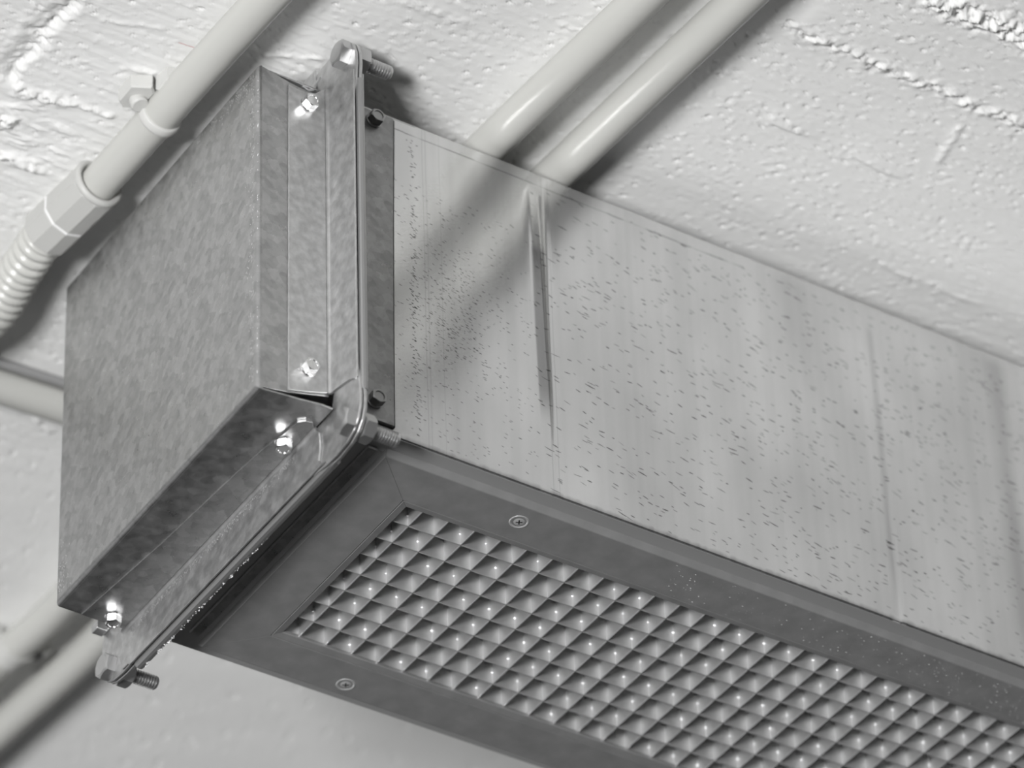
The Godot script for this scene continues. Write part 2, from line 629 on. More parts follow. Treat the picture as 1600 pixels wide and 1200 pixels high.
# how far the surface hangs below the ceiling plane, in millimetres
func relief(x: float, z: float) -> float:
	var left := smoothstep(70.0, -40.0, x)
	var h := 0.0
	h += n_fine.get_noise_2d(x, z * 1.3) * lerpf(0.10, 0.12, left)
	h += n_big.get_noise_2d(x * 0.6, z) * 0.5
	# board grain: long along x
	var s := n_strip.get_noise_2d(x * 0.10, z * 1.0)
	h += s * lerpf(0.10, 0.30, left * smoothstep(60.0, -20.0, z) + 0.15)
	h += n_strip.get_noise_2d(x * 0.2 + 70.0, z * 2.6) * 0.20 * left
	if z > -210.0 and z < -105.0 and x < -90.0:
		h += maxf(0.0, n_strip.get_noise_2d(x * 0.2 + 400.0, z * 0.8)) * 3.0 * smoothstep(-95.0, -125.0, x) * smoothstep(-105.0, -120.0, z) * smoothstep(-168.0, -158.0, z)
	# pimples and pits
	var pm := n_pit.get_noise_2d(x, z)
	h += maxf(0.0, pm - 0.58) * 1.6 * smoothstep(-330.0, -250.0, z)
	h -= maxf(0.0, -pm - 0.66) * 4.0
	# crumbled seams running with the boards
	var c := n_crumb.get_noise_2d(x, z)
	if x > 120.0:
		var jag := n_crumb.get_noise_1d(x * 0.35) * 3.0
		var d := z - (134.0 + jag)
		var amount := smoothstep(150.0, 165.0, x)
		h += amount * exp(-d * d / 16.0) * (0.9 + c * 3.6)
		h += amount * smoothstep(-3.0, 3.0, d) * 0.9
		d = z - (190.0 + jag * 1.2)
		amount = smoothstep(192.0, 212.0, x)
		h += amount * exp(-d * d / 60.0) * (1.2 + c * 6.5)
		d = z - (68.0 + 40.0 * exp(-absf(x - 160.0) / 22.0) * 0.25 + sin(x * 0.09) * 2.0)
		amount = smoothstep(180.0, 190.0, x) * smoothstep(296.0, 280.0, x)
		h += amount * (smoothstep(-1.0, 1.0, d) * exp(-maxf(d, 0.0) / 7.0)) * (0.7 + 0.7 * sin(x * 0.105))
		d = z - (4.0 + n_crumb.get_noise_1d(x * 0.3) * 2.0)
		amount = smoothstep(300.0, 312.0, x) * smoothstep(380.0, 360.0, x)
		h += amount * exp(-d * d / 3.0) * (0.6 + c)
	# faint seam between the two straight conduits and on towards the flange
	if x > 0.0 and x < 120.0:
		var d2 := z - (77.0 + n_crumb.get_noise_1d(x * 0.3) * 3.0)
		h += exp(-d2 * d2 / 2.5) * (0.35 + c * 1.4) * smoothstep(30.0, 60.0, x)
	# rough channel across the boards at the left
	if x < -120.0:
		var wob := n_crumb.get_noise_1d(z * 0.5 + 50.0) * 4.0
		var e := x - (-173.0 + wob)
		h -= clampf((e + 5.5) / 9.5, 0.0, 1.0) * smoothstep(10.5, 4.0, e) * smoothstep(-108.0, -100.0, z) * (2.7 - c * 2.2)
		h += exp(-pow(absf(e) - 8.5, 2.0) / 9.0) * (0.25 + c * 0.7) * smoothstep(-108.0, -100.0, z)
	# raised runs of grout
	var p := Vector2(x, z)
	for r in RUNS:
		var dd := seg_dist(p, r[0], r[1])
		if dd < r[2] * 3.0:
			h += exp(-pow(dd / r[2], 2.0)) * r[3] * (0.75 + c * 1.3)
	return h

const RUNS := [
	[Vector2(-160, -108), Vector2(-138, -104), 4.0, 2.6], [Vector2(-140, -103), Vector2(-110, -101), 2.0, 1.7],
	[Vector2(-171, -133), Vector2(-152, -131), 5.0, 3.2], [Vector2(-150, -160), Vector2(-128, -156), 4.0, 2.2],
	[Vector2(-122, -66), Vector2(-108, -61), 1.8, 0.9], [Vector2(277, 115), Vector2(283, 88), 2.0, 0.9],
	[Vector2(-24, -342), Vector2(-12, -347), 2.0, 1.6], [Vector2(-40, -337), Vector2(-30, -340), 2.5, 1.2],
	[Vector2(10, 52), Vector2(-22, 50), 3.0, 0.8], [Vector2(-100, -160), Vector2(-88, -164), 2.0, 1.0],
	[Vector2(-148, -40), Vector2(-120, -30), 1.5, 0.8], [Vector2(-64, -20), Vector2(-38, -8), 1.4, 0.8],
]

func build_ceiling():
	n_fine = noise(31, 0.16, FastNoiseLite.TYPE_SIMPLEX_SMOOTH, 3)
	n_strip = noise(32, 0.16, FastNoiseLite.TYPE_SIMPLEX_SMOOTH, 4)
	n_crumb = noise(33, 0.13, FastNoiseLite.TYPE_SIMPLEX_SMOOTH, 4)
	n_big = noise(34, 0.012, FastNoiseLite.TYPE_SIMPLEX_SMOOTH, 2)
	n_pit = noise(35, 0.21, FastNoiseLite.TYPE_SIMPLEX_SMOOTH, 1)
	var xs := PackedFloat32Array()
	var zs := PackedFloat32Array()
	var x := -250.0
	while x < 480.0:
		xs.append(x)
		x += 1.2 if x < 345.0 else 2.5
	var z := -720.0
	while z < 260.0:
		zs.append(z)
		z += 4.0 if z < -372.0 else (2.0 if z < -215.0 else 1.0)
	var nx := xs.size()
	var nz := zs.size()
	var hs := PackedFloat32Array()
	hs.resize(nx * nz)
	for j in nz:
		for i in nx:
			var edge := minf(minf(i, nx - 1 - i), minf(j, nz - 1 - j))
			hs[j * nx + i] = relief(xs[i], zs[j]) * minf(edge / 6.0, 1.0)
	var v := PackedVector3Array()
	var n := PackedVector3Array()
	for j in nz:
		for i in nx:
			var i0 := maxi(i - 1, 0)
			var i1 := mini(i + 1, nx - 1)
			var j0 := maxi(j - 1, 0)
			var j1 := mini(j + 1, nz - 1)
			var dx := (hs[j * nx + i1] - hs[j * nx + i0]) / (xs[i1] - xs[i0])
			var dz := (hs[j1 * nx + i] - hs[j0 * nx + i]) / (zs[j1] - zs[j0])
			v.append(Vector3(xs[i], CEIL - hs[j * nx + i], zs[j]) * MM)
			n.append(Vector3(-dx, -1, -dz).normalized())
	var id := PackedInt32Array()
	for j in nz - 1:
		for i in nx - 1:
			var a := j * nx + i
			id.append_array([a, a + nx, a + 1, a + 1, a + nx, a + nx + 1])   # clockwise from below
	# the rest of the slab round the patch
	var m := MB.new()
	var x0 := xs[0]
	var x1 := xs[nx - 1]
	var z0 := zs[0]
	var z1 := zs[nz - 1]
	m.box(Vector3(RX0 - 200, CEIL, RZ0 - 200), Vector3(x0, CEIL + 200, RZ1 + 200))
	m.box(Vector3(x1, CEIL, RZ0 - 200), Vector3(RX1 + 200, CEIL + 200, RZ1 + 200))
	m.box(Vector3(x0, CEIL, RZ0 - 200), Vector3(x1, CEIL + 200, z0))
	m.box(Vector3(x0, CEIL, z1), Vector3(x1, CEIL + 200, RZ1 + 200))
	m.quad(Vector3(x0, CEIL + 200, z0), Vector3(x1, CEIL + 200, z0), Vector3(x1, CEIL + 200, z1), Vector3(x0, CEIL + 200, z1), Vector3.UP)
	var base := v.size()
	for k in m.v.size():
		v.append(m.v[k] * MM)
		n.append(m.n[k])
		id.append(base + k)
	var a := []
	a.resize(Mesh.ARRAY_MAX)
	a[Mesh.ARRAY_VERTEX] = v
	a[Mesh.ARRAY_NORMAL] = n
	a[Mesh.ARRAY_INDEX] = id
	var am := ArrayMesh.new()
	am.add_surface_from_arrays(Mesh.PRIMITIVE_TRIANGLES, a)
	am.surface_set_material(0, M.ceiling)
	var o := MeshInstance3D.new()
	o.name = "ceiling"
	o.mesh = am
	o.set_meta("kind", "structure")
	add_child(o)
	# short red pencil stroke left on the paint
	m = MB.new()
	var last := Vector3.ZERO
	for i in 9:
		var px := lerpf(-107.0, -96.0, i / 8.0)
		var pz := lerpf(-35.0, -34.0, i / 8.0)
		var q := Vector3(px, CEIL - relief(px, pz) - 0.15, pz)
		if i > 0:
			m.quad(last + Vector3(0, 0, -0.3), q + Vector3(0, 0, -0.3), q + Vector3(0, 0, 0.3), last + Vector3(0, 0, 0.3), Vector3.DOWN)
		last = q
	put("pencil_mark", m, M.pencil, o)

# ---------------------------------------------------------------- the duct run
const H := 210.0
const W := 201.0
const FAR := 3590.0

func crease(x: float, y: float) -> float:
	# shallow swages pressed into the front panel
	var up := smoothstep(202.0, 196.0, y) * smoothstep(6.0, 60.0, y)
	var lean := (y - 100.0) * -0.012
	var a := x - lean
	var d := -0.45 * smoothstep(80.5, 83.5, a) * smoothstep(91.5, 88.0, a) * up
	d += 0.18 * smoothstep(87.5, 90.0, a) * smoothstep(95.0, 91.5, a) * smoothstep(203.0, 190.0, y)
	d += -0.45 * smoothstep(292.0, 295.0, a) * smoothstep(302.0, 298.0, a) * smoothstep(200.0, 192.0, y)
	d += 0.25 * smoothstep(298.0, 300.0, a) * smoothstep(305.0, 302.0, a)
	return d

func bulge(x: float, y: float) -> float:
	return n_big.get_noise_2d(x * 0.7 + 300.0, y * 0.7) * 0.5

func build_duct():
	var t := thing("air_duct", "long galvanised sheet metal air duct with rust-specked front panel under the ceiling", "duct", Vector3(0, 0, 0))
	# front panel
	var m := MB.new()
	var xs := PackedFloat32Array()
	var x := -36.0
	while x < 480.0:
		xs.append(x)
		x += 0.6 if (x > 76.0 and x < 98.0) or (x > 288.0 and x < 308.0) else 4.0
	xs.append(480.0)
	var ys := PackedFloat32Array()
	for i in 43:
		ys.append(i * 5.0)
	var pos := func(px: float, py: float) -> Vector3:
		var roll := maxf(0.0, 1.6 - py) / 1.6
		return Vector3(px, py, crease(px, py) + bulge(px, py) * smoothstep(0.0, 20.0, py) - roll * roll * 0.8)
	ys.insert(1, 0.5)
	ys.insert(2, 1.0)
	ys.insert(3, 1.6)
	var nrm := func(px: float, py: float) -> Vector3:
		var ax: Vector3 = pos.call(px + 0.3, py) - pos.call(px - 0.3, py)
		var ay: Vector3 = pos.call(px, py + 0.3) - pos.call(px, py - 0.3)
		return ax.cross(ay).normalized()
	var grid: Array = []
	for py in ys:
		var row: Array = []
		for px in xs:
			row.append([pos.call(px, py), nrm.call(px, py), Vector2((px + 36.0) / 516.0, 1.0 - py / H)])
		grid.append(row)
	for j in ys.size() - 1:
		for i in xs.size() - 1:
			var a = grid[j][i]
			var b = grid[j][i + 1]
			var c = grid[j + 1][i + 1]
			var d = grid[j + 1][i]
			m.tri(a[0], b[0], c[0], a[1], b[1], c[1], a[2], b[2], c[2])
			m.tri(a[0], c[0], d[0], a[1], c[1], d[1], a[2], c[2], d[2])
	var zv := Vector3.BACK
	m.tri(Vector3(480, 0, 0), Vector3(FAR, 0, 0), Vector3(FAR, H, 0), zv, zv, zv, Vector2(1, 1), Vector2(7.03, 1), Vector2(7.03, 0))
	m.tri(Vector3(480, 0, 0), Vector3(FAR, H, 0), Vector3(480, H, 0), zv, zv, zv, Vector2(1, 1), Vector2(7.03, 0), Vector2(1, 0))
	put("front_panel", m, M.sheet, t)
	# bottom with the opening behind the grille
	m = MB.new()
	m.box(Vector3(-36, 0, -13), Vector3(FAR, 1.0, -0.8), 0.3)
	m.box(Vector3(-36, 0, -W), Vector3(FAR, 1.0, -180), 0.3)
	m.box(Vector3(-36, 0, -180), Vector3(12, 1.0, -13))
	m.box(Vector3(575, 0, -180), Vector3(FAR, 1.0, -13))
	put("bottom_panel", m, M.lip, t)
	m = MB.new()
	m.box(Vector3(-36, H - 1.2, -W), Vector3(FAR, H, -0.2), 0.4)
	put("top_panel", m, M.sheet_plain, t)
	m = MB.new()
	m.box(Vector3(-36, 1, -W), Vector3(FAR, H - 1.2, -W + 1))
	put("back_panel", m, M.sheet_plain, t)
	m = MB.new()
	m.box(Vector3(-11.5, -1.6, -188), Vector3(-5.2, -0.05, -11), 0.8)
	put("opening_rim", m, M.zinc, t)
	# collar of the duct-side flange: flat leg on the panel, standing leg round all four sides
	var xy := axes(Vector3.RIGHT, Vector3.UP, Vector3.BACK, Vector3.ZERO)
	m = MB.new()
	m.prism(xy, PackedVector2Array([Vector2(-34, 5), Vector2(-4, 5.2), Vector2(-3.4, 70), Vector2(-2.4, 140), Vector2(-1.2, 207.5), Vector2(-34, 208)]), 0.4, 1.7, 0.25)
	put("collar", m, M.zinc_dull, t)
	# black strip added along the collar's edge for the shadowed seam gap
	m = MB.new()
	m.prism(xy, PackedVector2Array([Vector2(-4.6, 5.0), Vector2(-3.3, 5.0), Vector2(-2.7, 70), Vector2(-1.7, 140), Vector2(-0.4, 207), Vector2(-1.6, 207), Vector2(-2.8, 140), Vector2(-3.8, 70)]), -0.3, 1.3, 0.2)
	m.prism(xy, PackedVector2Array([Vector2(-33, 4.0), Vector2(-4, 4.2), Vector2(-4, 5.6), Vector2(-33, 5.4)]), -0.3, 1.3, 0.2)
	put("seam_gap_strip", m, M.black, t)
	m = MB.new()
	m.box(Vector3(-34.4, 5, 0.4), Vector3(-33.2, 205, 25.5), 0.3)
	m.box(Vector3(-34.4, -25.5, -W + 8), Vector3(-33.2, 0, -9), 0.3)
	m.box(Vector3(-34.4, H, -W + 8), Vector3(-33.2, H + 25.5, -9), 0.3)
	m.box(Vector3(-34.4, 5, -W - 25.5), Vector3(-33.2, 205, -W), 0.3)
	put("flange", m, M.angle, t)
	# joint cleats gripping the flange edges
	for e in [[Vector3(-36.1, -1.5, 22.6), Vector3(-36.1, 200, 22.6), 0.0], [Vector3(-36.1, -23.0, -2.0), Vector3(-36.1, -23.0, -196), 1.0]]:
		m = MB.new()
		var prof := PackedVector2Array([Vector2(-1.7, -4), Vector2(-1.7, 2.6), Vector2(-1.4, 3.7), Vector2(-0.8, 4.4), Vector2(0.4, 4.6), Vector2(1.5, 4.3), Vector2(2.2, 3.4), Vector2(2.3, 2.2), Vector2(2.3, -4)])
		var outward := Vector3.BACK if e[2] == 0.0 else Vector3.DOWN
		if e[2] == 1.0:
			for i in prof.size():
				prof[i].x = prof[i].x * 1.32 + 0.35
		var along: Vector3 = (e[1] - e[0]).normalized()
		m.prism(axes(Vector3.RIGHT, outward, Vector3.RIGHT.cross(outward), e[0]), prof, 0.0, (e[1] - e[0]).dot(Vector3.RIGHT.cross(outward)), 0.0) if along.dot(Vector3.RIGHT.cross(outward)) > 0 else m.prism(axes(Vector3.RIGHT, outward, Vector3.RIGHT.cross(outward), e[1]), prof, 0.0, (e[1] - e[0]).length(), 0.0)
		put("joint_cleat", m, M.rail, t)
	# ragged flakes of old sealant along the lower cleat
	m = MB.new()
	for i in 620:
		var z := -66.0 - 128.0 * pow(rng.randf(), 0.8)
		if n_strip.get_noise_1d(z * 0.9) < -0.14:
			continue
		var p := Vector3(-33.7 + rng.randf_range(-0.6, 0.5), -26.6 - rng.randf_range(-0.4, 0.7), z)
		var s := rng.randf_range(0.3, 1.0) * (1.5 if n_strip.get_noise_1d(z * 0.9) > 0.3 else 1.0)
		var e1 := Vector3(rng.randfn(), rng.randfn(), rng.randfn()).normalized() * s
		var e2 := Vector3(rng.randfn(), rng.randfn(), rng.randfn()).normalized() * s
		var e3 := Vector3(rng.randfn(), rng.randfn(), rng.randfn()).normalized() * s
		m.flat(p, p + e1, p + e2, -e3)
		m.flat(p, p + e2, p + e3, -e1)
		m.flat(p, p + e3, p + e1, -e2)
		m.flat(p + e1, p + e2, p + e3, e1 + e2 + e3)
	var fl := put("sealant_flakes", m, M.worn, t)
	fl.set_meta("kind", "stuff")
	fl.set_meta("label", "white flakes of old sealant")
	# corner plates of the duct side
	for k in 4:
		m = MB.new()
		corner_plate(m, k, -36.5, -34.7)
		put("corner_plate", m, M.angle, t)
	# screws through the collar
	tek_screw(t, Vector3(-13.2, 201.0, 1.7), Vector3.BACK, M.dark_screw, 0.2)
	tek_screw(t, Vector3(-15.2, 16.5, 1.7), Vector3.BACK, M.dark_screw, 0.5)

# L-shaped plates at the four outer corners of the flanges: 0 front bottom, 1 front top, 2 rear bottom, 3 rear top
func corner_plate(m: MB, k: int, x0: float, x1: float):
	var pts := PackedVector2Array([Vector2(3, 17), Vector2(23.5, 17), Vector2(26, 6), Vector2(27, -6), Vector2(26.6, -13), Vector2(24.5, -19.5), Vector2(20.5, -24), Vector2(14, -26.8), Vector2(4, -28), Vector2(-6, -27.6), Vector2(-18, -25.6), Vector2(-18, 1.0), Vector2(-5, 1.2), Vector2(-1.0, 2.0), Vector2(0.6, 4), Vector2(1.6, 8)])
	var poly := PackedVector2Array()
	for p in pts:
		var q := p
		if k % 2 == 1:
			q.y = 204.5 - q.y
		if k >= 2:
			q.x = -W - 2.0 - q.x
			q.y += 4.0 if k == 2 else 0.0
		poly.append(q)
	# local x -> world z, local y -> world y, extruded along -x
	m.prism(axes(Vector3.BACK, Vector3.UP, Vector3.LEFT, Vector3.ZERO), poly, -x1, -x0, 0.35)

func tek_screw(parent: Node3D, at: Vector3, dir: Vector3, mat: Material, spin: float):
	var m := MB.new()
	var t := facing(dir, at, spin)
	m.lathe(t, [Vector2(0.01, 0), Vector2(4.5, 0), Vector2(4.6, 0.45), Vector2(4.1, 0.8), Vector2(3.2, 0.9)], 28)
	m.hexagon(facing(dir, at + dir * 0.8, spin), 7.4, 4.3, false, 0.0, 0.5)
	put("screw", m, mat, parent)

# ---------------------------------------------------------------- end cap
func build_cap():
	var t := thing("duct_end_cap", "dull spangled galvanised end cap box bolted to the end of the duct", "duct cap", Vector3(-60, 0, 0))
	var xc := -80.5
	var x1 := -40.0
	var zf := 0.0
	var zb := -203.0
	var r := 2.6
	# end panel with rolled edges
	var m := MB.new()
	var seg := 5
	var ylo := 0.0
	var yhi := H
	var prof: Array = []      # (inset from the wall plane, x, normal) round the rolled edge
	for i in seg + 1:
		var a := PI / 2 * i / seg
		prof.append([r - r * sin(a), xc + r - r * cos(a), Vector2(sin(a), -cos(a))])
	var ring := func(e: Array) -> PackedVector3Array:
		var q: float = e[0]
		return PackedVector3Array([Vector3(e[1], ylo + q, zf - q), Vector3(e[1], yhi - q, zf - q), Vector3(e[1], yhi - q, zb + q), Vector3(e[1], ylo + q, zb + q)])
	var outs := [Vector3.BACK, Vector3.UP, Vector3.FORWARD, Vector3.DOWN]
	for i in seg:
		var ra: PackedVector3Array = ring.call(prof[i])
		var rb: PackedVector3Array = ring.call(prof[i + 1])
		for k in 4:
			var w := (k + 1) % 4
			var na: Vector3 = (outs[k] * prof[i][2].x + Vector3.RIGHT * prof[i][2].y)
			var nb: Vector3 = (outs[k] * prof[i + 1][2].x + Vector3.RIGHT * prof[i + 1][2].y)
			m.squad(ra[k], ra[w], rb[w], rb[k], na, na, nb, nb)
	# the panel itself, very slightly dished
	var cols := 14
	var dish := func(py: float, pz: float) -> Vector3:
		return Vector3(xc + 0.8 * sin(PI * clampf((py - r) / (H - 2 * r), 0, 1)) * sin(PI * clampf((zf - r - pz) / (zf - zb - 2 * r), 0, 1)), py, pz)
	var dn := func(py: float, pz: float) -> Vector3:
		var a: Vector3 = dish.call(py + 1, pz) - dish.call(py - 1, pz)
		var b: Vector3 = dish.call(py, pz + 1) - dish.call(py, pz - 1)
		var g := a.cross(b).normalized()
		return g if g.x < 0 else -g
	for j in cols:
		for i in cols:
			var ya := lerpf(ylo + r, yhi - r, float(j) / cols)
			var yb := lerpf(ylo + r, yhi - r, float(j + 1) / cols)
			var za := lerpf(zf - r, zb + r, float(i) / cols)
			var zc := lerpf(zf - r, zb + r, float(i + 1) / cols)
			m.squad(dish.call(ya, za), dish.call(yb, za), dish.call(yb, zc), dish.call(ya, zc), dn.call(ya, za), dn.call(yb, za), dn.call(yb, zc), dn.call(ya, zc))
	put("end_panel", m, M.zinc, t)
	m = MB.new()
	for i in 960:
		var p: Vector3
		var nn: Vector3
		if i < 190:       # scuffed front edge
			var q := absf(rng.randfn(0.0, 4.0))
			p = Vector3(xc + 0.15, rng.randf_range(6, 205), -2.4 - q)
			nn = Vector3.LEFT
			if q < 0.9:
				p = Vector3(xc + 0.72, p.y, -0.74)
				nn = Vector3(-0.707, 0, 0.707)
		elif i < 330:     # scuffed upper front corner
			var q2 := absf(rng.randfn(0.0, 5.0))
			p = Vector3(xc + 0.15, 207.0 - q2, -2.6 - absf(rng.randfn(0.0, 26.0)))
			nn = Vector3.LEFT
		elif i >= 420:    # scuffed bend of the lower flange
			p = Vector3(-40.0, -3.2 - absf(rng.randfn(0.0, 2.2)), rng.randf_range(-198, -32))
			nn = Vector3.LEFT
		else:             # lower left corner
			p = Vector3(xc + 0.15, 3.0 + absf(rng.randfn(0.0, 14.0)), -200.0 + absf(rng.randfn(0.0, 5.0)))
			nn = Vector3.LEFT
		var along := (Vector3(0, 1, 0) + Vector3(0, 0, rng.randfn() * 0.5)).normalized() * rng.randf_range(0.25, 1.0)
		var side := nn.cross(along).normalized() * rng.randf_range(0.10, 0.28)
		p += nn * 0.22
		m.quad(p - along, p - side, p + along, p + side, nn)
	var ws := put("worn_slivers", m, M.burr, t)
	ws.set_meta("kind", "stuff")
	ws.set_meta("label", "bright scuffed slivers along the worn edges")
	# front cheek: its cut lower edge lifts away from the bottom and leaves a gap
	var xy := axes(Vector3.RIGHT, Vector3.UP, Vector3.BACK, Vector3.ZERO)
	m = MB.new()
	m.prism(xy, PackedVector2Array([Vector2(xc + r, 0.4), Vector2(-77, 1.2), Vector2(-64, 3.6), Vector2(-52, 7.0), Vector2(x1, 10.4), Vector2(x1, 207), Vector2(-46, 205.4), Vector2(-55, 205.2), Vector2(-62, 206.2), Vector2(-70, 208.0), Vector2(xc + r, 209.8)]), -1.0, 0.0, 0.15)
	put("front_cheek", m, M.zinc, t)
	m = MB.new()
	var xz := axes(Vector3.RIGHT, Vector3.BACK, Vector3.DOWN, Vector3.ZERO)   # local y -> z, extrusion -> down
	m.prism(xz, PackedVector2Array([Vector2(xc + r, zb), Vector2(x1, zb), Vector2(x1, 3.5), Vector2(-46, 3.6), Vector2(-58, 1.8), Vector2(xc + r, -0.4)]), -1.0, 0.0, 0.15)
	put("bottom_cheek", m, M.zinc, t)
	m = MB.new()
	m.box(Vector3(xc + r, H - 1, zb), Vector3(x1, H, zf - 1), 0.1)
	put("top_cheek", m, M.zinc, t)
	m = MB.new()
	m.box(Vector3(xc + r, 0, zb), Vector3(x1, H - 1, zb + 1), 0.1)
	put("rear_cheek", m, M.zinc, t)
	# angle flange on the front: flat leg and standing leg with a rounded bend
	m = MB.new()
	m.prism(xy, PackedVector2Array([Vector2(-63.6, 4.3), Vector2(-52, 7.6), Vector2(-41.6, 11.2), Vector2(-41.6, 210), Vector2(-48, 203.6), Vector2(-56, 202.4), Vector2(-63, 203.4)]), 0.0, 1.2, 0.2)
	bend(m, Vector3(-41.6, 11.2, 2.8), Vector3(-41.6, 210, 2.8), Vector3.FORWARD, Vector3.RIGHT, 1.6)
	m.prism(axes(Vector3.BACK, Vector3.UP, Vector3.LEFT, Vector3.ZERO), PackedVector2Array([Vector2(2.6, 11.6), Vector2(12, 9.6), Vector2(19, 7.8), Vector2(22, 6.2), Vector2(24.5, 4.2), Vector2(26, 5.2), Vector2(26, 205), Vector2(22, 208), Vector2(12, 210.5), Vector2(2.6, 210)]), 38.9, 40.0, 0.2)
	put("front_flange", m, M.angle, t)
	# angle flange below
	m = MB.new()
	var foot := MB.new()
	foot.prism(xz, PackedVector2Array([Vector2(-66, -202), Vector2(-41.6, -202), Vector2(-41.6, -12), Vector2(-44, -9.2), Vector2(-47.5, -9.6), Vector2(-50.5, -12.5), Vector2(-52, -25), Vector2(-54.2, -36.7), Vector2(-56, -60), Vector2(-60, -130)]), 0.0, 1.2, 0.2)
	put("flange_foot", foot, M.zinc, t)
	bend(m, Vector3(-41.6, -2.8, -12), Vector3(-41.6, -2.8, -205), Vector3.UP, Vector3.RIGHT, 1.6)
	m.prism(axes(Vector3.BACK, Vector3.UP, Vector3.LEFT, Vector3.ZERO), PackedVector2Array([Vector2(-12, -2.6), Vector2(-10, -5), Vector2(-9.2, -10), Vector2(-9.4, -17), Vector2(-10.4, -22), Vector2(-9, -24.4), Vector2(-6, -25.2), Vector2(-5, -26.2), Vector2(-198, -25.4), Vector2(-200, -23.8), Vector2(-205.5, -23.6), Vector2(-206.5, -2.6)]), 38.9, 40.0, 0.2)
	put("bottom_flange", m, M.angle, t)
	m = MB.new()
	m.box(Vector3(-40, H, -190), Vector3(-38.9, H + 24, -11.5), 0.2)
	m.box(Vector3(-63, H + 0.05, -200), Vector3(-40, H + 1.2, -13), 0.2)
	m.prism(axes(Vector3.RIGHT, Vector3.UP, Vector3.BACK, Vector3.ZERO), PackedVector2Array([Vector2(-56, H + 0.3), Vector2(-50, H - 2.8), Vector2(-46.5, H - 1.5), Vector2(-44.6, H + 3), Vector2(-41.8, H + 9.6), Vector2(-42.9, H + 10.2), Vector2(-45.8, H + 3.5), Vector2(-47.2, H - 0.4), Vector2(-49.8, H - 1.4), Vector2(-56, H + 1.4)]), -13.0, -1.6, 0.1)
	put("top_flange", m, M.angle, t)
	m = MB.new()
	m.box(Vector3(-40, 12, zb - 25), Vector3(-38.9, 200, zb), 0.2)
	m.box(Vector3(-46, 11, zb - 25), Vector3(-40, 16, zb - 19), 0.2)
	put("rear_flange", m, M.angle, t)
	for k in 4:
		m = MB.new()
		corner_plate(m, k, -38.8, -37.2)
		put("corner_plate", m, M.angle, t)
	tek_screw(t, Vector3(-51.6, 194.2, 1.2), Vector3.BACK, M.bright, 0.286)
	tek_screw(t, Vector3(-52.6, 21.4, 1.2), Vector3.BACK, M.bright, 0.1)
	tek_screw(t, Vector3(-48.6, -1.2, -29.0), Vector3.DOWN, M.bright, -0.24)
	tek_screw(t, Vector3(-51.2, -1.2, -195.0), Vector3.DOWN, M.bright, -0.30)

# quarter-round bend between two flange legs: axis from a to b, from direction d0 turning to d1
func bend(m: MB, a: Vector3, b: Vector3, d0: Vector3, d1: Vector3, r: float):
	# concave outside: the sheet runs from the flat leg into the standing leg
	var k := 6
	for i in k:
		var p := PI / 2 * i / k
		var q := PI / 2 * (i + 1) / k
		var e0 := d0 * cos(p) + d1 * sin(p)
		var e1 := d0 * cos(q) + d1 * sin(q)
		m.squad(a + e0 * r, b + e0 * r, b + e1 * r, a + e1 * r, -e0, -e0, -e1, -e1)
		m.squad(a + e0 * (r + 1.1), b + e0 * (r + 1.1), b + e1 * (r + 1.1), a + e1 * (r + 1.1), e0, e0, e1, e1)

# ---------------------------------------------------------------- egg-crate grille under the duct
const GX0 := -4.0
const GX1 := 580.0
const GZ0 := -8.9
const GZ1 := -195.8
const PITCH := 15.36

